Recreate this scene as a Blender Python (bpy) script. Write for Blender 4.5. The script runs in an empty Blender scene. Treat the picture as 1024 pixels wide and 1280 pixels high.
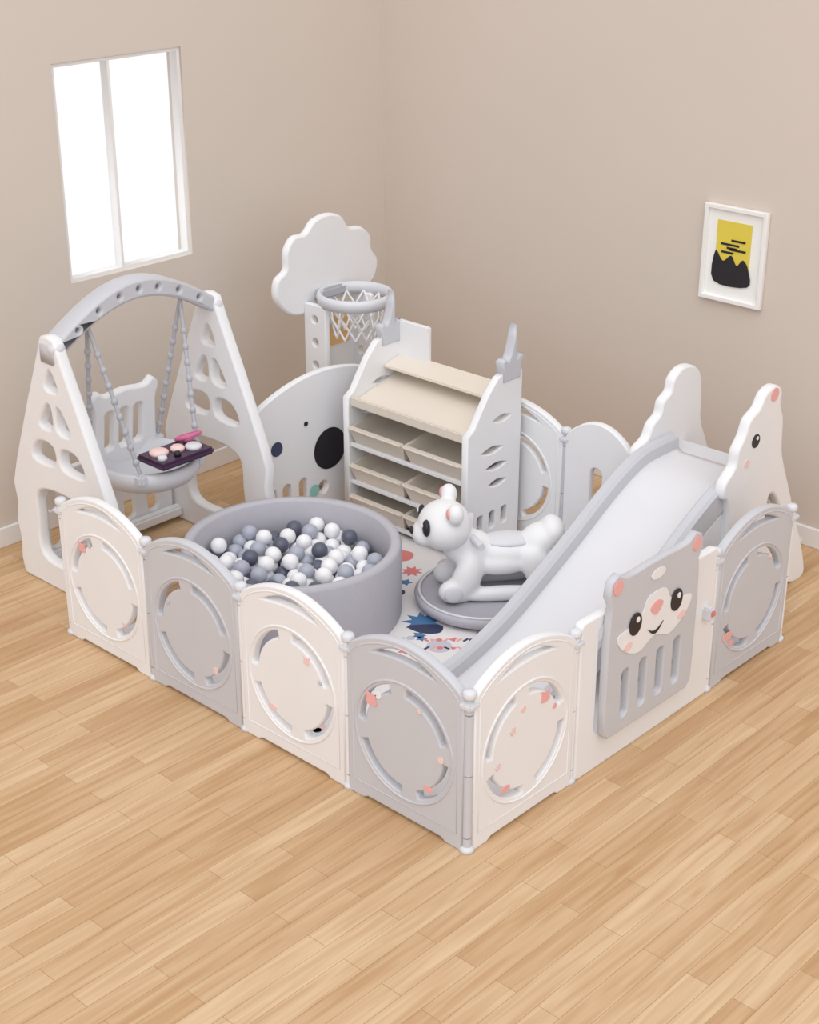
import bpy, bmesh, math, random
from mathutils import Vector, Matrix
random.seed(7)
SC=bpy.context.scene; COL=SC.collection
def lin(c):
    return tuple(((x/255)/12.92 if x/255<=.04045 else ((x/255+.055)/1.055)**2.4) for x in c)+(1,)
def mat(name,c,rough=.5,var=.03,scale=6,spec=.4,bump=0.0):
    m=bpy.data.materials.new(name); m.use_nodes=True; nt=m.node_tree; b=nt.nodes['Principled BSDF']
    b.inputs['Roughness'].default_value=rough; b.inputs['Specular IOR Level'].default_value=spec
    tc=nt.nodes.new('ShaderNodeTexCoord'); n=nt.nodes.new('ShaderNodeTexNoise'); n.inputs['Scale'].default_value=scale; n.inputs['Detail'].default_value=4
    nt.links.new(tc.outputs['Object'],n.inputs['Vector'])
    mx=nt.nodes.new('ShaderNodeMix'); mx.data_type='RGBA'
    l=lin(c); mx.inputs['A'].default_value=tuple(v*(1-var) for v in l[:3])+(1,); mx.inputs['B'].default_value=tuple(min(1,v*(1+var)) for v in l[:3])+(1,)
    nt.links.new(n.outputs['Fac'],mx.inputs['Factor']); nt.links.new(mx.outputs['Result'],b.inputs['Base Color'])
    if bump:
        bp=nt.nodes.new('ShaderNodeBump'); bp.inputs['Strength'].default_value=bump; bp.inputs['Distance'].default_value=.002
        n2=nt.nodes.new('ShaderNodeTexNoise'); n2.inputs['Scale'].default_value=180; nt.links.new(tc.outputs['Object'],n2.inputs['Vector'])
        nt.links.new(n2.outputs['Fac'],bp.inputs['Height']); nt.links.new(bp.outputs['Normal'],b.inputs['Normal'])
    return m
WHITE=mat('white_plastic',(236,236,238),.48)
GREY=mat('grey_plastic',(200,201,207),.48)
LGREY=mat('light_grey_plastic',(217,218,223),.42)
SLIDEM=mat('slide_plastic',(222,222,226),.32)
MGREY=mat('mid_grey_plastic',(184,185,192),.45)
FOAM=mat('grey_foam_fabric',(186,184,192),.85,.04,30,.2,.3)
BEIGE=mat('beige_plastic',(227,217,204),.45)
BIN=mat('bin_plastic',(217,208,196),.45)
DARK=mat('black_print',(38,36,42),.4)
NAVY=mat('navy_print',(60,66,96),.4)
PINK=mat('pink_print',(236,174,172),.5)
CORAL=mat('coral_print',(222,130,128),.5)
ROSE=mat('rose_plastic',(205,110,150),.4)
PURP=mat('plum_plastic',(70,48,74),.35)
PALEP=mat('pale_pink_print',(240,208,203),.5)
TEAL=mat('teal_print',(150,205,200),.5)
BLUE=mat('blue_print',(80,125,170),.6)
PG=mat('pattern_grey',(200,200,210),.6)
YEL=mat('yellow_art',(226,205,80),.6)
ORG=mat('orange_print',(236,190,130),.5)
BALLW=mat('ball_white',(240,240,243),.3); BALLG=mat('ball_grey',(172,176,190),.3); BALLD=mat('ball_dark_grey',(92,96,112),.3)
TRIM=mat('white_trim',(240,238,236),.5)
MATM=mat('play_mat_fabric',(234,230,230),.8,.03,10,.2)

def grp(name,loc):
    e=bpy.data.objects.new(name,None); e.empty_display_size=.1; e.location=loc; COL.objects.link(e)
    return e
def add(me,name,parent,mats,smooth=False,mw=None):
    o=bpy.data.objects.new(name,me); COL.objects.link(o)
    if mw is not None: me.transform(mw)
    if mats is not None:
        if len(me.materials): me.materials.clear()
        for m in (mats if isinstance(mats,list) else [mats]): me.materials.append(m)
    if smooth:
        for p in me.polygons: p.use_smooth=True
    if parent:
        o.parent=parent; o.matrix_parent_inverse=Matrix.Translation(parent.location).inverted()
    return o
def tomesh(o):
    bpy.context.view_layer.update()
    dg=bpy.context.evaluated_depsgraph_get()
    me=bpy.data.meshes.new_from_object(o.evaluated_get(dg)); bpy.data.objects.remove(o,do_unlink=True); return me
def frame(origin,sdir):
    x=Vector(sdir).normalized(); y=Vector((0,0,1)); z=x.cross(y)
    M=Matrix((x,y,z)).transposed().to_4x4(); M.translation=Vector(origin); return M
def plate(name,outline,holes,thick,m,origin,sdir,parent,bevel=.005,M=None):
    cu=bpy.data.curves.new(name,'CURVE'); cu.dimensions='2D'; cu.fill_mode='BOTH'
    cu.extrude=max(thick/2-bevel,.0003); cu.bevel_depth=bevel; cu.offset=-bevel; cu.bevel_resolution=1
    for pts in [outline]+list(holes):
        sp=cu.splines.new('POLY'); sp.points.add(len(pts)-1); sp.use_cyclic_u=True
        for i,p in enumerate(pts): sp.points[i].co=(p[0],p[1],0,1)
    o=bpy.data.objects.new(name,cu); COL.objects.link(o); me=tomesh(o)
    return add(me,name,parent,m,False,M if M is not None else frame(origin,sdir))
def decal(name,pts,m,origin,sdir,off,parent):
    x=Vector(sdir).normalized(); n=x.cross(Vector((0,0,1)))
    return plate(name,pts,[],.003,m,Vector(origin)+n*off,sdir,parent,.0008)
def box(name,c,s,m,parent,bevel=.006,rot=None):
    bm=bmesh.new(); bmesh.ops.create_cube(bm,size=1); bmesh.ops.scale(bm,vec=s,verts=bm.verts)
    if bevel: bmesh.ops.bevel(bm,geom=bm.edges[:],offset=min(bevel,min(s)*.45),segments=2,affect='EDGES')
    me=bpy.data.meshes.new(name); 
    if rot: bmesh.ops.transform(bm,matrix=rot.to_4x4(),verts=bm.verts)
    bmesh.ops.translate(bm,vec=c,verts=bm.verts); bm.to_mesh(me); bm.free()
    return add(me,name,parent,m)
def tube(name,pts,r,m,parent,cyc=False,smooth=True):
    cu=bpy.data.curves.new(name,'CURVE'); cu.dimensions='3D'; cu.bevel_depth=r; cu.bevel_resolution=3; cu.use_fill_caps=True
    sp=cu.splines.new('POLY'); sp.points.add(len(pts)-1); sp.use_cyclic_u=cyc
    for i,p in enumerate(pts): sp.points[i].co=(*p,1)
    o=bpy.data.objects.new(name,cu); COL.objects.link(o); me=tomesh(o); return add(me,name,parent,m,smooth)
def ell(name,c,r,m,parent,rot=None,seg=24):
    bm=bmesh.new(); bmesh.ops.create_uvsphere(bm,u_segments=seg,v_segments=seg//2,radius=1); bmesh.ops.scale(bm,vec=r if hasattr(r,'__len__') else (r,r,r),verts=bm.verts)
    if rot: bmesh.ops.transform(bm,matrix=rot.to_4x4(),verts=bm.verts)
    bmesh.ops.translate(bm,vec=c,verts=bm.verts); me=bpy.data.meshes.new(name); bm.to_mesh(me); bm.free(); return add(me,name,parent,m,True)
def lathe(name,prof,c,m,parent,seg=64,smooth=True,mats_idx=None):
    bm=bmesh.new(); rings=[]
    for r,z in prof: rings.append([bm.verts.new((c[0]+r*math.cos(2*math.pi*i/seg),c[1]+r*math.sin(2*math.pi*i/seg),c[2]+z)) for i in range(seg)])
    n=len(prof)
    for k in range(n):
        a,b=rings[k],rings[(k+1)%n]
        for i in range(seg): bm.faces.new((a[i],a[(i+1)%seg],b[(i+1)%seg],b[i]))
    bmesh.ops.recalc_face_normals(bm,faces=bm.faces); me=bpy.data.meshes.new(name); bm.to_mesh(me); bm.free(); return add(me,name,parent,m,smooth)
def blob(name,parts,m,parent,M,voxel=.008,sm=6):
    bm=bmesh.new()
    for c,r,*rot in parts:
        g=bmesh.ops.create_uvsphere(bm,u_segments=24,v_segments=14,radius=1)['verts']
        bmesh.ops.scale(bm,vec=r,verts=g)
        if rot: bmesh.ops.rotate(bm,cent=(0,0,0),matrix=Matrix.Rotation(rot[0],3,'Y'),verts=g)
        bmesh.ops.translate(bm,vec=c,verts=g)
    me=bpy.data.meshes.new(name); bm.to_mesh(me); bm.free(); o=bpy.data.objects.new(name,me); COL.objects.link(o)
    md=o.modifiers.new('r','REMESH'); md.mode='VOXEL'; md.voxel_size=voxel
    s=o.modifiers.new('s','SMOOTH'); s.iterations=sm; s.factor=.7
    me2=tomesh(o); return add(me2,name,parent,m,True,M)
# shapes
def circ(cx,cy,r,n=32,ry=None): ry=ry or r; return [(cx+r*math.cos(2*math.pi*i/n),cy+ry*math.sin(2*math.pi*i/n)) for i in range(n)]
def rrect(x0,y0,x1,y1,r,n=5):
    o=[]
    for cx,cy,a in ((x1-r,y0+r,-90),(x1-r,y1-r,0),(x0+r,y1-r,90),(x0+r,y0+r,180)):
        for i in range(n+1): t=math.radians(a+90*i/n); o.append((cx+r*math.cos(t),cy+r*math.sin(t)))
    return o
def smooth(pts,k=6):
    o=[]; n=len(pts)
    for i in range(n):
        p0,p1,p2,p3=[Vector(pts[(i+j-1)%n]) for j in range(4)]
        for q in range(k):
            t=q/k; v=.5*((2*p1)+(-p0+p2)*t+(2*p0-5*p1+4*p2-p3)*t*t+(-p0+3*p1-3*p2+p3)*t**3); o.append(tuple(v))
    return o
def arcslot(cx,cy,r0,r1,a0,a1,n=14):
    o=[]
    for i in range(n+1): t=math.radians(a0+(a1-a0)*i/n); o.append((cx+r1*math.cos(t),cy+r1*math.sin(t)))
    for i in range(n+1): t=math.radians(a1-(a1-a0)*i/n); o.append((cx+r0*math.cos(t),cy+r0*math.sin(t)))
    return o
def leaf(cx,hw,zu,zl,ze,n=12):
    up=[(cx+hw*(1-2*i/n),ze+(zu-ze)*math.sin(math.pi*i/n)) for i in range(n+1)]
    lo=[(cx-hw*(1-2*i/n),ze+(zl-ze)*math.sin(math.pi*i/n)) for i in range(1,n)]
    return up+lo

# ------------------------------------------------ room
def floor_mat():
    m=bpy.data.materials.new('oak_plank_floor'); m.use_nodes=True; nt=m.node_tree; b=nt.nodes['Principled BSDF']; L=nt.links.new
    tc=nt.nodes.new('ShaderNodeTexCoord'); mp=nt.nodes.new('ShaderNodeMapping'); mp.inputs['Rotation'].default_value=(0,0,math.radians(90)); L(tc.outputs['Object'],mp.inputs['Vector'])
    br=nt.nodes.new('ShaderNodeTexBrick'); br.inputs['Scale'].default_value=1; br.inputs['Brick Width'].default_value=.62; br.inputs['Row Height'].default_value=.075; br.offset=.37
    br.inputs['Mortar Size'].default_value=.0010; br.inputs['Color1'].default_value=lin((218,189,152)); br.inputs['Color2'].default_value=lin((200,165,125)); br.inputs['Mortar'].default_value=lin((172,137,100))
    L(mp.outputs['Vector'],br.inputs['Vector'])
    mp2=nt.nodes.new('ShaderNodeMapping'); mp2.inputs['Scale'].default_value=(1.5,26,1); L(mp.outputs['Vector'],mp2.inputs['Vector'])
    n=nt.nodes.new('ShaderNodeTexNoise'); n.inputs['Scale'].default_value=1.6; n.inputs['Detail'].default_value=5; n.inputs['Distortion'].default_value=.6; L(mp2.outputs['Vector'],n.inputs['Vector'])
    cr=nt.nodes.new('ShaderNodeValToRGB'); cr.color_ramp.elements[0].position=.3; cr.color_ramp.elements[0].color=lin((232,218,204)); cr.color_ramp.elements[1].position=.65; cr.color_ramp.elements[1].color=(1,1,1,1); L(n.outputs['Fac'],cr.inputs['Fac'])
    mx=nt.nodes.new('ShaderNodeMix'); mx.data_type='RGBA'; mx.blend_type='MULTIPLY'; mx.inputs['Factor'].default_value=1; L(br.outputs['Color'],mx.inputs['A']); L(cr.outputs['Color'],mx.inputs['B']); L(mx.outputs['Result'],b.inputs['Base Color'])
    b.inputs['Roughness'].default_value=.42; b.inputs['Specular IOR Level'].default_value=.35
    return m
WALLM=mat('beige_wall_paint',(217,206,195),.9,.02,1.5,.1); WALLR=mat('beige_wall_paint_b',(213,201,190),.9,.02,1.5,.1)
XL,YB=-2.95,2.70
box('floor',(1.0,-1.0,-.05),(8.2,7.6,.1),floor_mat(),None,0)
wy0,wy1,wz0,wz1=.74,1.42,1.09,2.02
plate('wall_left',[(-4.8,0),(YB+.1,0),(YB+.1,3.3),(-4.8,3.3)],[[(wy0,wz0),(wy1,wz0),(wy1,wz1),(wy0,wz1)]],.1,WALLM,(XL-.05,0,0),(0,1,0),None,.0005)
box('wall_back',((5.1+XL)/2,YB+.05,1.65),(5.1-XL,.1,3.3),WALLR,None,0)
box('baseboard_left',(XL+.008,(-4.8+YB)/2,.045),(.016,YB+4.8,.09),TRIM,None,.003)
box('baseboard_back',((5.1+XL)/2+.008,YB-.008,.045),(5.1-XL-.016,.016,.09),TRIM,None,.003)
W=grp('window_1',(XL-.03,(wy0+wy1)/2,(wz0+wz1)/2))
plate('window_frame',[(wy0-.004,wz0-.004),(wy1+.004,wz0-.004),(wy1+.004,wz1+.004),(wy0-.004,wz1+.004)],[[(wy0+.018,wz0+.018),(1.025,wz0+.018),(1.025,wz1-.018),(wy0+.018,wz1-.018)],[(1.04,wz0+.018),(wy1-.018,wz0+.018),(wy1-.018,wz1-.018),(1.04,wz1-.018)]],.05,TRIM,(XL-.035,0,0),(0,1,0),W,.003)
# picture
PF=grp('picture_frame',(-.85,YB-.015,1.22))
pz=.01
plate('frame_border',rrect(-1.005,1.0+pz,-.695,1.42+pz,.004),[rrect(-.985,1.02+pz,-.715,1.40+pz,.002)],.026,TRIM,(0,YB-.014,0),(1,0,0),PF,.003)
box('passepartout',(-.85,YB-.008,1.21+pz),(.275,.008,.385),mat('art_paper',(244,243,240),.7),PF,0)
box('art_print',(-.855,YB-.014,1.22+pz),(.17,.003,.27),YEL,PF,0)
plate('art_silhouette',smooth([(-.94,1.085),(-.77,1.085),(-.77,1.16),(-.80,1.20),(-.83,1.17),(-.86,1.21),(-.90,1.18),(-.94,1.22)],4),[],.002,DARK,(0,YB-.0165,pz),(1,0,0),PF,.0005)
for i,(x,z,w) in enumerate(((-.87,1.255,.09),(-.83,1.275,.07),(-.83,1.235,.08),(-.88,1.22,.06),(-.86,1.24,.05))): box('art_stroke_%d'%i,(x,YB-.017,z+pz),(w,.002,.009),DARK,PF,0)

# ------------------------------------------------ play mat
PM=grp('play_mat',(-1.0,.95,0))
MZ=.008
box('mat_sheet',(-1.0,.955,.003),(1.9,1.74,.006),MATM,PM,.001)
def flat(name,pts,m,z=.0): plate(name,pts,[],.0008,m,None,None,PM,.0002,Matrix.Translation((0,0,.0064+z)))
star=lambda cx,cy,r,n=7:[(cx+(r if i%2 else r*.55)*math.cos(math.pi*i/n),cy+(r if i%2 else r*.55)*math.sin(math.pi*i/n)) for i in range(2*n)]
random.seed(3)
for i in range(110):
    x=random.uniform(-1.9,-.1); y=random.uniform(.15,1.46); r=random.uniform(.012,.042)
    flat('print_%d'%i,star(x,y,r,5) if i%2 else circ(x,y,r,16),random.choice([PG,PALEP,PINK,CORAL,TEAL,PG,BLUE]),.0000)
flat('blue_splash',star(-1.11,1.0,.085,9),BLUE,.0003)
flat('navy_whale',smooth([(-1.13,.93),(-1.05,.93),(-1.0,.98),(-1.03,1.03),(-1.08,1.0)],4),NAVY,.0005)
flat('coral_fish',smooth([(-1.66,1.36),(-1.58,1.32),(-1.53,1.37),(-1.56,1.43),(-1.62,1.42)],4),CORAL,.0003)
flat('coral_patch',star(-1.45,1.30,.05,8),CORAL,.0003); flat('dark_patch',circ(-1.36,1.12,.03),NAVY,.0003); flat('pink_patch',circ(-1.50,1.20,.05),PINK,.0003)
flat('grey_blob_a',circ(-.93,.90,.05),PG,.0003); flat('bear_print',circ(-.79,1.12,.05),PG,.0003)
flat('bear_eye_a',circ(-.80,1.11,.009,12),DARK,.0005); flat('bear_eye_b',circ(-.775,1.135,.009,12),DARK,.0005)
random.seed(9)
for i in range(24):
    a=i%12; b=i//12
    x=-1.0+.73*.026*a+.045*b; y=.90+.68*.026*a-.045*b; r=.013
    flat('letter_%d'%i,random.choice([rrect(x-r*.4,y-r,x+r*.4,y+r*1.2,.002),circ(x,y,r,14),star(x,y,r*1.1,3),rrect(x-r,y-r*.4,x+r,y+r*.4,.002)]),random.choice([DARK,CORAL,PINK,NAVY,CORAL]),.0005)

# ------------------------------------------------ fence
FE=grp('play_fence',(-1.0,.9,0))
Wd=.518
def panel(name,p0,sdir,W,m,ring=True,slot=False,pr=()):
    a=.008; o=[(a,0),(a+.07,0),(a+.09,.012),(W-a-.09,.012),(W-a-.07,0),(W-a,0)]
    N=20
    for i in range(N+1):
        t=1-i/N; o.append((a+(W-2*a)*t,.555+.095*math.sin(math.pi*t)**.75))
    h=[leaf(W/2,W*.26,.622,.590,.575)]
    c=W/2
    if ring: h+=[arcslot(c,.295,.168,.196,b+7,b+75) for b in (12,102,192,282)]
    if slot: h=[rrect(c-.03,.22,c+.03,.45,.028)]
    plate(name,o,h,.034,m,p0,sdir,FE,.006)
    x=Vector(sdir); n=x.cross(Vector((0,0,1)))
    if ring:
        for side in (1,-1):
            pts=[]
            for i in range(48):
                t=2*math.pi*i/48; pts.append(Vector(p0)+x*(c+.212*math.cos(t))+Vector((0,0,.295+.212*math.sin(t)))+n*side*.016)
            tube(name+'_rim',pts,.005,m,FE,True)
        bead=[Vector(p0)+x*(.032+(W-.064)*t)+Vector((0,0,.545+.085*math.sin(math.pi*t)**.75))+n*.016 for t in [q/20 for q in range(21)]]
        bead=[Vector(p0)+x*.032+Vector((0,0,.06))+n*.016]+bead+[Vector(p0)+x*(W-.032)+Vector((0,0,.06))+n*.016]
        tube(name+'_bead',bead,.003,m,FE,True)
        cc=Vector(p0)+x*c+Vector((0,0,.295)); 
        bm=bmesh.new(); bmesh.ops.create_uvsphere(bm,u_segments=32,v_segments=12,radius=.14); bmesh.ops.scale(bm,vec=(1,1,.10),verts=bm.verts)
        me=bpy.data.meshes.new('dome'); bm.to_mesh(me); bm.free(); add(me,name+'_dome',FE,m,True,Matrix.Translation(cc)@frame((0,0,0),sdir))
    for q,(s,z,r,mm,kind) in enumerate(pr):
        P={'c':circ(s,z,r,20),'s':star(s,z,r,5),'o':circ(s,z,r*1.3,20,r*.7),'b':smooth([(s-r,z-r),(s+r,z-r),(s+r*.9,z+r*.3),(s+r*1.1,z+r*1.1),(s,z+r*.7),(s-r*1.1,z+r*1.1),(s-r*.9,z+r*.3)],3)}[kind]
        decal('%s_print_%d'%(name,q),P,mm,p0,sdir,.0185,FE)
def post(x,y,m,i):
    for k,(z0,z1) in enumerate(((0,.05),(.055,.28),(.285,.5),(.505,.56))):
        lathe('post_%s_%d'%(i,k),[(0,z0),(.0145,z0),(.0145,z1),(0,z1)],(x,y,0),m,FE,16,False)
    lathe('post_cap_%s'%i,[(0,.56),(.02,.56),(.022,.565),(.022,.578),(.017,.585),(0,.587)],(x,y,0),LGREY,FE,20)
    lathe('post_foot_%s'%i,[(0,0),(.024,0),(.024,.012),(.016,.02),(0,.02)],(x,y,0),LGREY,FE,20)
    box('post_clip_%s'%i,(x,y,.535),(.05,.05,.022),LGREY,FE,.006)
FP={0:[(.12,.40,.022,PINK,'b'),(.15,.425,.014,WHITE,'c'),(.37,.17,.016,PINK,'o'),(.42,.30,.012,PALEP,'c'),(.33,.44,.012,PALEP,'s')],
 1:[(.34,.42,.014,PALEP,'b'),(.16,.17,.016,PALEP,'o'),(.40,.36,.010,PG,'s')],
 2:[(.13,.38,.014,PG,'s'),(.38,.19,.014,PALEP,'c')],
 3:[(.14,.43,.018,PINK,'b'),(.37,.18,.014,PALEP,'s'),(.19,.45,.010,PG,'c')]}
for k,m in enumerate((GREY,WHITE,GREY,WHITE)):
    panel('front_panel_%d'%k,(-(k+1)*Wd,0,0),(1,0,0),Wd,m,pr=FP[k])
for k in range(5): post(-k*Wd,0,[GREY,WHITE,WHITE,GREY,WHITE][k],'f%d'%k)
panel('side_panel_white',(0,0,0),(0,1,0),Wd,WHITE,pr=[(.35,.42,.020,PINK,'b'),(.40,.36,.010,PINK,'c'),(.16,.16,.018,PINK,'o'),(.12,.26,.014,PALEP,'s'),(.24,.42,.012,PALEP,'c'),(.19,.36,.016,PALEP,'s')])
g=.82; y1=Wd+g
panel('side_panel_grey',(0,y1,0),(0,1,0),Wd,GREY,pr=[(.10,.19,.026,PINK,'o'),(.13,.15,.014,PINK,'c'),(.36,.43,.012,PALEP,'s')])
for i,y in enumerate((Wd,y1,y1+Wd)): post(0,y,WHITE,'s%d'%i)
# gate
plate('gate_frame',rrect(.012,0,g-.012,.60,.02),[rrect(.11,.14,g-.14,.56,.03)],.034,WHITE,(0,Wd,0),(0,1,0),FE,.006)
gc=g/2
L=[(.255,.075),(.28,.10),(.285,.20),(.285,.32),(.285,.44),(.28,.53),(.272,.585),(.295,.625),(.285,.675),(.24,.695),(.195,.67),(.13,.668),(.06,.672)]
bo=[(gc+a,b) for a,b in L]+[(gc-a,b) for a,b in reversed(L)]
slots=[rrect(gc+s-.023,.13,gc+s+.023,.315,.02) for s in (-.165,-.055,.055,.165)]
TG=lambda pts:[(gc-.03+(s-gc)*.92,z+.045) for s,z in pts]
plate('gate_door',TG(bo),[TG(s) for s in slots],.03,GREY,(.034,Wd,0),(0,1,0),FE,.006)
GO=(0,Wd,0)
def gd(n,pts,m,o=.051): decal(n,TG(pts),m,GO,(0,1,0),o,FE)
gd('bear_muzzle',smooth([(gc-.20,.40),(gc-.10,.355),(gc,.385),(gc+.10,.355),(gc+.20,.40),(gc+.235,.46),(gc+.15,.475),(gc+.09,.50),(gc+.05,.55),(gc-.05,.55),(gc-.09,.50),(gc-.15,.475),(gc-.235,.46)],4),WHITE)
gd('bear_forehead',circ(gc,.62,.045,20,.02),WHITE)
for s,nm in ((-1,'a'),(1,'b')):
    gd('bear_eye_'+nm,circ(gc+s*.13,.475,.038,24,.042),DARK,.054); gd('eye_glint_'+nm,circ(gc+s*.13+.01,.49,.011,12),WHITE,.057)
    gd('bear_cheek_'+nm,circ(gc+s*.17,.405,.026,16,.016),PALEP,.054); gd('bear_ear_'+nm,circ(gc+s*.247,.65,.028,18),PINK)
gd('bear_nose',smooth([(gc-.04,.50),(gc,.465),(gc+.04,.50),(gc,.52)],5),PINK,.054)
gd('bear_mouth',leaf(gc,.05,.405,.392,.425),DARK,.054)
box('gate_latch',(.03,Wd+g-.07,.36),(.04,.035,.05),LGREY,FE); box('latch_button',(.053,Wd+g-.07,.365),(.01,.02,.02),CORAL,FE,.003)
# activity panel
XA=-2.2; ya,ybk=1.09,1.90; WA=ybk-ya
o=[(.01,0),(WA-.01,0)]+[(.01+(WA-.02)*(1-i/20),.585+.10*math.sin(math.pi*(1-i/20))**.8) for i in range(21)]
plate('activity_panel',o,[rrect(s,.06,s+.05,.2,.022) for s in (.06,.15,.25)]+[circ(.40,.12,.03)],.034,WHITE,(XA,ya,0),(0,1,0),FE,.006)
for n,s,z,r,m in (('dial_navy',.12,.39,.034,NAVY),('dial_black',.445,.30,.10,DARK),('dial_teal',.34,.12,.03,TEAL),('dial_dot',.30,.46,.012,DARK)):
    decal(n,circ(s,z,r),m,(XA,ya,0),(0,1,0),.019,FE)
post(XA,ya,WHITE,'a0'); post(XA,ybk,WHITE,'a1')
bx=[-2.2,-1.655,-1.11,-.76]
for k in range(3): panel('back_panel_%d'%k,(bx[k],ybk,0),(1,0,0),bx[k+1]-bx[k],WHITE,ring=(k<2),slot=(k==2))
for k in (1,2,3): post(bx[k],ybk,GREY if k==2 else WHITE,'b%d'%k)

# ------------------------------------------------ swing
SW=grp('toddler_swing',(-2.33,.6,0)); XS=-2.33
Lh=[(.0,1.13),(.045,1.12),(.07,1.06),(.12,.95),(.18,.82),(.25,.66),(.31,.52),(.345,.42),(.33,.33),(.35,.25),(.335,.16),(.345,.07),(.33,0)]
out=Lh+[(-a,b) for a,b in reversed(Lh[1:])]
hol=[smooth([(-.04,.91),(.04,.91),(0,.99)],4),smooth([(-.10,.74),(-.02,.74),(-.02,.83),(-.05,.83)],4),smooth([(.02,.74),(.10,.74),(.05,.83),(.02,.83)],4),
 smooth([(-.17,.58),(-.03,.58),(-.03,.66),(-.13,.66)],4),smooth([(.03,.58),(.17,.58),(.13,.66),(.03,.66)],4),
 smooth([(-.17,.14),(0,.12),(.17,.14),(.18,.30),(.16,.43),(0,.46),(-.16,.43),(-.18,.30)],4)]
for nm,y in (('near_frame',.2),('far_frame',1.0)):
    plate(nm,out,hol,.05,WHITE,(XS,y,0),(1,0,0),SW,.010)
N=24; up=[(.17+.86*i/N,1.09+.185*math.sin(math.pi*i/N)) for i in range(N+1)]; lo=[(.17+.86*i/N,1.02+.175*math.sin(math.pi*i/N)) for i in range(N+1)]
plate('arch_beam',up+lo[::-1],[circ(.2+.8*t,1.055+.18*math.sin(math.pi*(.035+.93*t)),.010,12) for t in (.12,.25,.38,.5,.62,.75,.88)],.10,GREY,(XS,0,0),(0,1,0),SW,.012)
for nm,y in (('cap_a',.2),('cap_b',1.0)): ell(nm,(XS+.03,y,1.08),(.035,.035,.03),LGREY,SW)
box('base_rail',(XS-.27,.6,.05),(.05,.76,.05),WHITE,SW,.01); 
plate('rear_guard',rrect(.24,.0,.96,.42,.06),[rrect(.30+.13*i,.08,.36+.13*i,.34,.028) for i in range(5)],.03,WHITE,(XS-.31,0,0),(0,1,0),SW,.006)
SZ=.43
lathe('seat_bowl',[(0,SZ-.04),(.12,SZ-.04),(.19,SZ-.01),(.22,SZ+.03),(.22,SZ+.07),(.20,SZ+.08),(.185,SZ+.06),(.16,SZ+.01),(.1,SZ-.01),(0,SZ-.01)],(XS+.02,.60,0),LGREY,SW,40)
bo=[(-.15,0),(.15,0),(.165,.15),(.16,.27),(.175,.335),(.14,.37),(.10,.345),(0,.355),(-.10,.345),(-.14,.37),(-.175,.335),(-.16,.27),(-.165,.15)]
MB=frame((XS-.16,.60,SZ),(0,1,0))@Matrix.Rotation(math.radians(8),4,'X')
plate('seat_back',smooth(bo,4),[rrect(-.105+.075*i,.09,-.06+.075*i,.27,.018) for i in range(3)],.04,WHITE,None,None,SW,.010,MB)
TZ=SZ+.135
box('tray',(XS+.20,.61,TZ),(.18,.28,.03),PURP,SW,.012)
for i,(dx,dy,m,r) in enumerate(((-.02,-.07,PALEP,.04),(.03,.07,LGREY,.035),(.0,.01,PALEP,.03),(-.04,.1,ROSE,.022),(.05,-.03,DARK,.015),(.04,-.1,LGREY,.02))):
    lathe('tray_button_%d'%i,[(0,0),(r,0),(r,.012),(r*.7,.02),(0,.02)],(XS+.20+dx,.61+dy,TZ+.015),m,SW,20)
tube('tray_wheel',[(XS+.16+.05*math.cos(t*math.pi/12),.71+.05*math.sin(t*math.pi/12),TZ+.04+.02*math.cos(t*math.pi/12)) for t in range(24)],.009,ROSE,SW,True)
for i,(x,y) in enumerate(((XS-.14,.43),(XS-.14,.78),(XS+.17,.45),(XS+.17,.75))):
    ty=.37 if y<.6 else .84; tz=1.02+.175*math.sin(math.pi*(ty-.17)/.86)
    p0=Vector((XS,ty,tz)); p1=Vector((x,y,SZ+.07)); tube('rope_%d'%i,[p0,p1],.009,MGREY,SW)
    for t in (.2,.3,.4,.5,.6,.7,.8,.9): ell('rope_bead_%d_%d'%(i,int(t*100)),p0.lerp(p1,t),(.014,.014,.018),MGREY,SW,None,12)
    box('seat_arm_%d'%i,(p1.x,p1.y,SZ+.06),(.05,.05,.05),LGREY,SW,.012)

# ------------------------------------------------ basketball hoop
BH=grp('basketball_hoop',(-2.4,1.84,0))
cloud=[(1.56,.88),(1.51,.95),(1.52,1.03),(1.575,1.07),(1.58,1.15),(1.63,1.21),(1.70,1.215),(1.76,1.265),(1.85,1.28),(1.93,1.255),(1.98,1.195),(2.06,1.18),(2.12,1.13),(2.13,1.06),(2.17,1.0),(2.15,.92),(2.08,.88),(1.98,.895),(1.9,.86),(1.78,.88),(1.7,.84),(1.62,.845)]
plate('cloud_backboard',smooth(cloud,5),[],.04,WHITE,(-2.5,0,0),(0,1,0),BH,.012)
for nm,y in (('stand_side_a',1.69),('stand_side_b',1.99)):
    plate(nm,rrect(-2.48,0,-2.34,.90,.015),[circ(-2.41,.28+.11*i,.020,16) for i in range(6)],.03,WHITE,(0,y,0),(1,0,0),BH,.005)
box('stand_base',(-2.42,1.84,.02),(.16,.36,.04),MGREY,BH,.01)
box('stand_back',(-2.465,1.84,.55),(.02,.28,.6),WHITE,BH,.004); box('score_print',(-2.452,1.84,.74),(.004,.20,.16),ORG,BH,.001)
lathe('rim_band',[(.158,-.035),(.172,-.035),(.178,.0),(.172,.02),(.158,.02),(.154,-.01)],(-2.31,1.84,.93),LGREY,BH,48)
box('rim_bracket',(-2.47,1.84,.92),(.05,.2,.05),MGREY,BH,.01)
K=12
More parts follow.
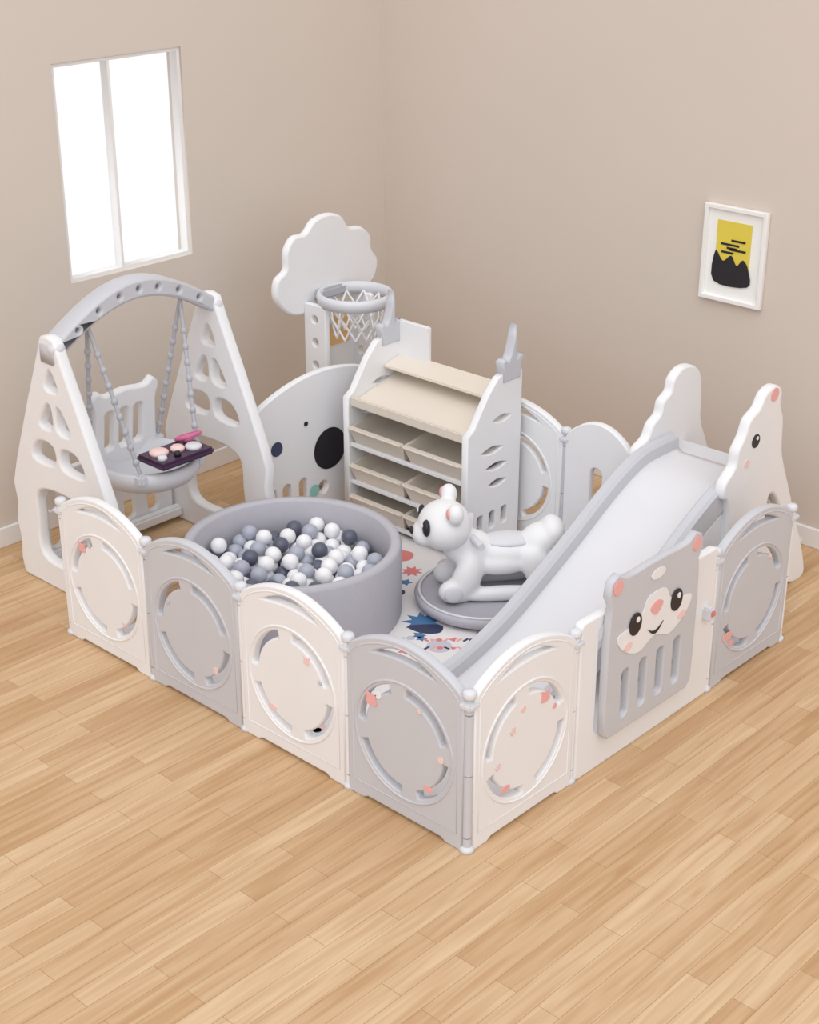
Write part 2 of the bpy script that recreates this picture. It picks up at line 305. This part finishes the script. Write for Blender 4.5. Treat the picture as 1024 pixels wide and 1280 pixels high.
for i in range(K):
    for s in (1,-1):
        pts=[]
        for j,(r,z) in enumerate(((.160,-.02),(.13,-.08),(.108,-.14),(.098,-.19))):
            a=2*math.pi*(i+s*j*.5)/K; pts.append((-2.31+r*math.cos(a),1.84+r*math.sin(a),.93+z))
        tube('net_%d_%d'%(i,s),pts,.005,WHITE,BH)

# ------------------------------------------------ toy shelf
SH=grp('toy_storage_shelf',(-1.68,1.68,0)); sx0,sx1,sy0,dep=-2.04,-1.335,1.50,.35
so=[(0,0),(.03,0),(.05,.03),(dep-.05,.03),(dep-.03,0),(dep,0),(dep,.80),(dep-.02,.815),(dep-.02,.79),(dep-.05,.79),(dep-.05,.815),(dep-.09,.815),(dep-.09,.79),(dep-.12,.79),(dep-.13,.81),(dep-.16,.80),(.13,.74),(.08,.67),(.04,.61),(.0,.585)]
sh=[leaf(.16,.07,.50,.47,.485),leaf(.19,.07,.42,.39,.405),leaf(.22,.06,.63,.60,.615),rrect(.07,.12,.11,.2,.015),rrect(.15,.12,.19,.2,.015),rrect(.23,.12,.27,.2,.015),leaf(.2,.06,.34,.31,.325)]
for nm,x in (('side_left',sx0),('side_right',sx1)):
    plate(nm,so,sh,.034,WHITE,(x,sy0,.008),(0,1,0),SH,.005)
def turret(nm,x,y0):
    t=[(0,0),(.11,0),(.12,.07),(.135,.10),(.10,.10),(.09,.085),(.08,.10),(.085,.17),(.078,.24),(.066,.18),(.055,.14),(.045,.11),(.03,.085),(.015,.10),(-.01,.09),(.0,.06)]
    plate(nm,t,[],.045,GREY,(x,y0,.78),(0,1,0),SH,.006)
turret('turret_right',sx1,sy0+.22); turret('turret_left',sx0,sy0+.22)
box('crown_panel',(sx0+.10,sy0+dep-.01,.77),(.20,.02,.22),WHITE,SH,.005)
mid=(sx0+sx1)/2; ww=sx1-sx0-.03
box('back_sheet',(mid,sy0+dep-.012,.36),(ww,.012,.68),BEIGE,SH,.002)
R1=Matrix.Rotation(math.radians(14),3,'X')
box('top_tray',(mid,sy0+.19,.60),(ww,.35,.016),BEIGE,SH,.004,R1)
box('upper_ledge',(mid,sy0+.29,.70),(ww,.13,.014),BEIGE,SH,.004,R1)
box('top_lip',(mid,sy0+.022,.575),(ww,.016,.045),BEIGE,SH,.005)
for r,(z) in enumerate((.38,.20,.05)):
    box('shelf_rail_%d'%r,(mid,sy0+.02,z-.01),(ww,.02,.02),WHITE,SH,.004)
    for k in (0,1):
        cx=sx0+.02+ww*(.25+.5*k); w=ww/2-.015; y0=sy0-.0
        bm=bmesh.new()
        def q(*v): bm.faces.new([bm.verts.new(p) for p in v])
        T=[(cx-w/2,y0+.0,z+.08),(cx+w/2,y0+.0,z+.08),(cx+w/2,y0+.28,z+.12),(cx-w/2,y0+.28,z+.12)]
        B=[(cx-w/2+.02,y0+.03,z),(cx+w/2-.02,y0+.03,z),(cx+w/2-.02,y0+.26,z+.05),(cx-w/2+.02,y0+.26,z+.05)]
        q(*B)
        for i in range(4): q(T[i],T[(i+1)%4],B[(i+1)%4],B[i])
        bmesh.ops.remove_doubles(bm,verts=bm.verts,dist=1e-4)
        me=bpy.data.meshes.new('bin'); bm.to_mesh(me); bm.free(); o=bpy.data.objects.new('bin',me); COL.objects.link(o)
        md=o.modifiers.new('s','SOLIDIFY'); md.thickness=.012; b2=o.modifiers.new('b','BEVEL'); b2.width=.004; b2.segments=2
        add(tomesh(o),'bin_%d_%d'%(r,k),SH,BIN if r%2==0 else BEIGE)
        box('bin_lip_%d_%d'%(r,k),(cx,y0-.004,z+.078),(w,.03,.012),BEIGE,SH,.004)

# ------------------------------------------------ ball pit
PC=(-1.565,.72,MZ)
BP=grp('ball_pit',PC)
S=.44/.453
lathe('foam_ring',[(.450*S,0),(.453*S,.01),(.453*S,.295),(.445*S,.31),(.415*S,.31),(.405*S,.30),(.405*S,.0)],PC,FOAM,BP,96)
lathe('pit_base',[(0,0),(.395,0),(.395,.03),(0,.03)],PC,FOAM,BP,64,False)
bm=bmesh.new()
def ball(p,r=.034):
    g=bmesh.ops.create_icosphere(bm,subdivisions=3,radius=r,matrix=Matrix.Translation(p)); k=random.choices([0,1,2],[.58,.24,.18])[0]
    for v in g['verts']:
        for f in v.link_faces: f.material_index=k; f.smooth=True
random.seed(11)
for layer,(z,sp) in enumerate(((.13,.070),(.185,.072),(.235,.095))):
    R=.355
    ny=int(R/sp/.866)+1
    for j in range(-ny,ny+1):
        for i in range(-12,13):
            x=(i+.5*(j%2)+.33*layer)*sp; y=(j+.33*layer)*sp*.866
            if layer==2 and random.random()<.3: continue
            x+=random.uniform(-.004,.004); y+=random.uniform(-.004,.004)
            if x*x+y*y<R*R: ball((PC[0]+x,PC[1]+y,z+random.uniform(-.008,.008)))
me=bpy.data.meshes.new('play_balls'); bm.to_mesh(me); bm.free(); add(me,'play_balls',BP,[BALLW,BALLG,BALLD])

# ------------------------------------------------ slide
SL=grp('toddler_slide',(-.46,1.5,0))
DY=-.09
prof=[(2.12,.575),(1.96,.575),(1.88,.565),(1.78,.53),(1.65,.465),(1.5,.38),(1.35,.30),(1.2,.23),(1.05,.168),(.9,.12),(.75,.085),(.62,.066),(.5,.058),(.42,.045)]
prof=[(y+DY*min(1,max(0,(y-.5)/.8)),z) for y,z in prof]
def cr(pts,k=4):
    o=[]; n=len(pts)
    for i in range(n-1):
        P=[Vector(pts[max(0,min(n-1,i+j-1))]) for j in range(4)]
        for q in range(k):
            t=q/k; o.append(.5*((2*P[1])+(-P[0]+P[2])*t+(2*P[0]-5*P[1]+4*P[2]-P[3])*t*t+(-P[0]+3*P[1]-3*P[2]+P[3])*t**3))
    o.append(Vector(pts[-1])); return o
cp=cr(prof); a,b=-.69,-.235
sec=[(a,-.035,0),(a,.055,0),(a+.012,.068,0),(a+.043,.068,0),(a+.055,.055,0),(a+.06,.012,1),(a+.08,0,1),(b-.08,0,1),(b-.06,.012,0),(b-.055,.055,0),(b-.043,.068,0),(b-.012,.068,0),(b,.055,0),(b,-.035,0)]
bm=bmesh.new(); rows=[]
for i,p in enumerate(cp):
    t=(cp[min(i+1,len(cp)-1)]-cp[max(i-1,0)]).normalized(); nrm=Vector((t[1],-t[0])); 
    if nrm[1]<0: nrm=-nrm
    rows.append([bm.verts.new((x,p[0]+nrm[0]*h,max(p[1]+nrm[1]*h,.009))) for x,h,_ in sec])
ns=len(sec)
for i in range(len(rows)-1):
    for j in range(ns):
        f=bm.faces.new((rows[i][j],rows[i][(j+1)%ns],rows[i+1][(j+1)%ns],rows[i+1][j])); f.material_index=1 if 5<=j<=7 else 0; f.smooth=(5<=j<=7)
bm.faces.new(rows[0]); bm.faces.new(rows[-1][::-1]); bmesh.ops.recalc_face_normals(bm,faces=bm.faces)
me=bpy.data.meshes.new('chute'); bm.to_mesh(me); bm.free(); add(me,'chute',SL,[GREY,SLIDEM])
plate('chute_support',[(.62,.009),(1.1,.009),(1.1,.15),(.95,.10),(.62,.04)],[],.28,LGREY,(-.46,0,0),(0,1,0),SL,.004)
sk=[(1.36,.009),(1.84,.009),(1.84,.53),(1.76,.50),(1.66,.455),(1.56,.40),(1.46,.345),(1.36,.285)]
for nm,x in (('skirt_a',-.672),('skirt_b',-.253)):
    plate(nm,sk,[circ(1.79,.40-.1*i,.016,14) for i in range(4)]+[rrect(1.44,.06,1.72,.24,.05)],.022,WHITE,(x,0,0),(0,1,0),SL,.004)
low=[(1.93,.0),(2.08,.0),(2.10,.10),(2.2,.22),(2.33,.10),(2.44,.0),(2.56,.0),(2.53,.12),(2.44,.30),(2.35,.48),(2.28,.62)]
hl=low+[(2.27,.72),(2.25,.83),(2.19,.885),(2.11,.895),(2.05,.86),(2.035,.81),(1.985,.78),(1.97,.73),(1.92,.70),(1.89,.65),(1.83,.62),(1.82,.57),(1.90,.49)]
hr=low+[(2.26,.70),(2.25,.80),(2.22,.86),(2.22,.92),(2.17,.955),(2.10,.94),(2.06,.89),(2.0,.86),(1.97,.80),(1.93,.75),(1.92,.69),(1.86,.64),(1.85,.58),(1.90,.50)]
hh=[smooth([(2.20,.33),(2.34,.30),(2.27,.44),(2.20,.48)],4),rrect(2.0,.12,2.05,.24,.02)]
plate('side_panel_a',smooth(hl,4),hh,.045,WHITE,(-.705,DY+.08,.0075),(0,1,0),SL,.010)
plate('side_panel_b',smooth(hr,4),hh,.045,WHITE,(-.235,DY-.05,-.0125+.02),(0,1,0),SL,.010)
OB=(-.235,DY-.05,.0075)
for n,s,z,r,m,of in (('animal_eye',2.05,.76,.028,DARK,.0235),('eye_glint',2.057,.77,.008,WHITE,.026),('animal_horn',2.16,.92,.028,PINK,.0235),('animal_cheek',2.0,.68,.018,PALEP,.0235)):
    decal(n,circ(s,z,r,20),m,OB,(0,1,0),of,SL)
for i,(y,z) in enumerate(((2.27,.45),(2.38,.30),(2.48,.15))): box('step_%d'%i,(-.468,y+DY,z),(.45,.11,.03),LGREY,SL,.01)
box('platform',(-.468,2.14+DY,.56),(.45,.20,.03),LGREY,SL,.01)
box('front_apron',(-.468,1.98+DY,.28),(.44,.03,.54),WHITE,SL,.01)

# ------------------------------------------------ rocking toy
RC=(-1.045,1.295,MZ)
RT=grp('rocking_bear_ride_on',RC)
lathe('rocker_disc',[(0,0),(.24,0),(.275,.02),(.282,.045),(.272,.06),(.255,.062),(.245,.05),(0,.05)],RC,FOAM,RT,64)
lathe('disc_trim',[(.262,.058),(.272,.062),(.262,.067),(.252,.062)],RC,LGREY,RT,64)
ang=math.atan2(-.74,-.64); K=1.17
MR=Matrix.Translation((-1.005,1.34,MZ+.047))@Matrix.Rotation(ang,4,'Z')@Matrix.Scale(K,4)
body=[((-.02,0,.16),(.15,.075,.055)),((-.14,0,.19),(.075,.074,.06),.5),((-.185,0,.225),(.045,.068,.055)),((.10,0,.17),(.085,.07,.07)),((.14,0,.20),(.065,.064,.075))]
for s in (1,-1):
    body+=[((.12,s*.068,.09),(.052,.038,.10),-.35),((.165,s*.074,.045),(.055,.036,.045)),((-.14,s*.068,.10),(.058,.038,.105),.5),((-.19,s*.074,.045),(.058,.036,.045)),((0,s*.074,.03),(.19,.028,.028)),((.0,s*.05,.13),(.10,.038,.038))]
blob('bear_body',body,WHITE,RT,MR)
head=[((.19,0,.265),(.094,.108,.086)),((.262,0,.238),(.042,.062,.042)),((.165,.088,.342),(.03,.036,.036)),((.165,-.088,.342),(.03,.036,.036)),((.15,0,.22),(.06,.06,.06))]
blob('bear_head',head,WHITE,RT,MR,.006,4)
def at(p): return MR@Vector(p)
RM=MR.to_3x3()
for s in (1,-1):
    ell('bear_eye_%d'%s,at((.260,s*.063,.285)),(.014,.028,.030),DARK,RT,RM,16); ell('eye_glint_%d'%s,at((.275,s*.066,.295)),(.004,.008,.008),WHITE,RT,RM,10)
    ell('inner_ear_%d'%s,at((.188,s*.092,.346)),(.010,.02,.02),PINK,RT,RM,12)
    tube('handle_%d'%s,[at((.10,s*.03,.23)),at((.08,s*.13,.235))],.015,LGREY,RT); ell('foot_cap_%d'%s,at((.17,s*.11,.05)),(.032,.008,.032),LGREY,RT,RM,16)
ell('bear_nose',at((.304,0,.252)),(.008,.019,.013),DARK,RT,RM,14)
ell('saddle_pad',at((-.03,0,.20)),(.10,.058,.02),LGREY,RT,RM,20)

# ------------------------------------------------ light, world, camera
w=bpy.data.worlds.new('world'); SC.world=w; w.use_nodes=True; bg=w.node_tree.nodes['Background']; bg.inputs[0].default_value=lin((251,252,255)); bg.inputs[1].default_value=1.05
def sun(name,d,e,ang):
    l=bpy.data.lights.new(name,'SUN'); l.energy=e; l.angle=math.radians(ang); l.color=(1,.99,.975); o=bpy.data.objects.new(name,l); COL.objects.link(o); o.rotation_euler=Vector(d).to_track_quat('-Z','Y').to_euler(); return o
sun('softbox_sun',(-.42,.62,-1.0),1.05,60)
SC.view_settings.view_transform='Standard'; SC.view_settings.look='None'; SC.view_settings.exposure=0
cd=bpy.data.cameras.new('camera'); cam=bpy.data.objects.new('camera',cd); COL.objects.link(cam); SC.camera=cam
yaw,pit=.7515,.4296
F=Vector((-math.sin(yaw)*math.cos(pit),math.cos(yaw)*math.cos(pit),-math.sin(pit)))
cam.location=(2.6346,-3.0845,3.0302); cam.rotation_euler=F.to_track_quat('-Z','Y').to_euler()
cd.sensor_fit='AUTO'; cd.sensor_width=36; cd.lens=36*1962.16/1280; cd.clip_end=60
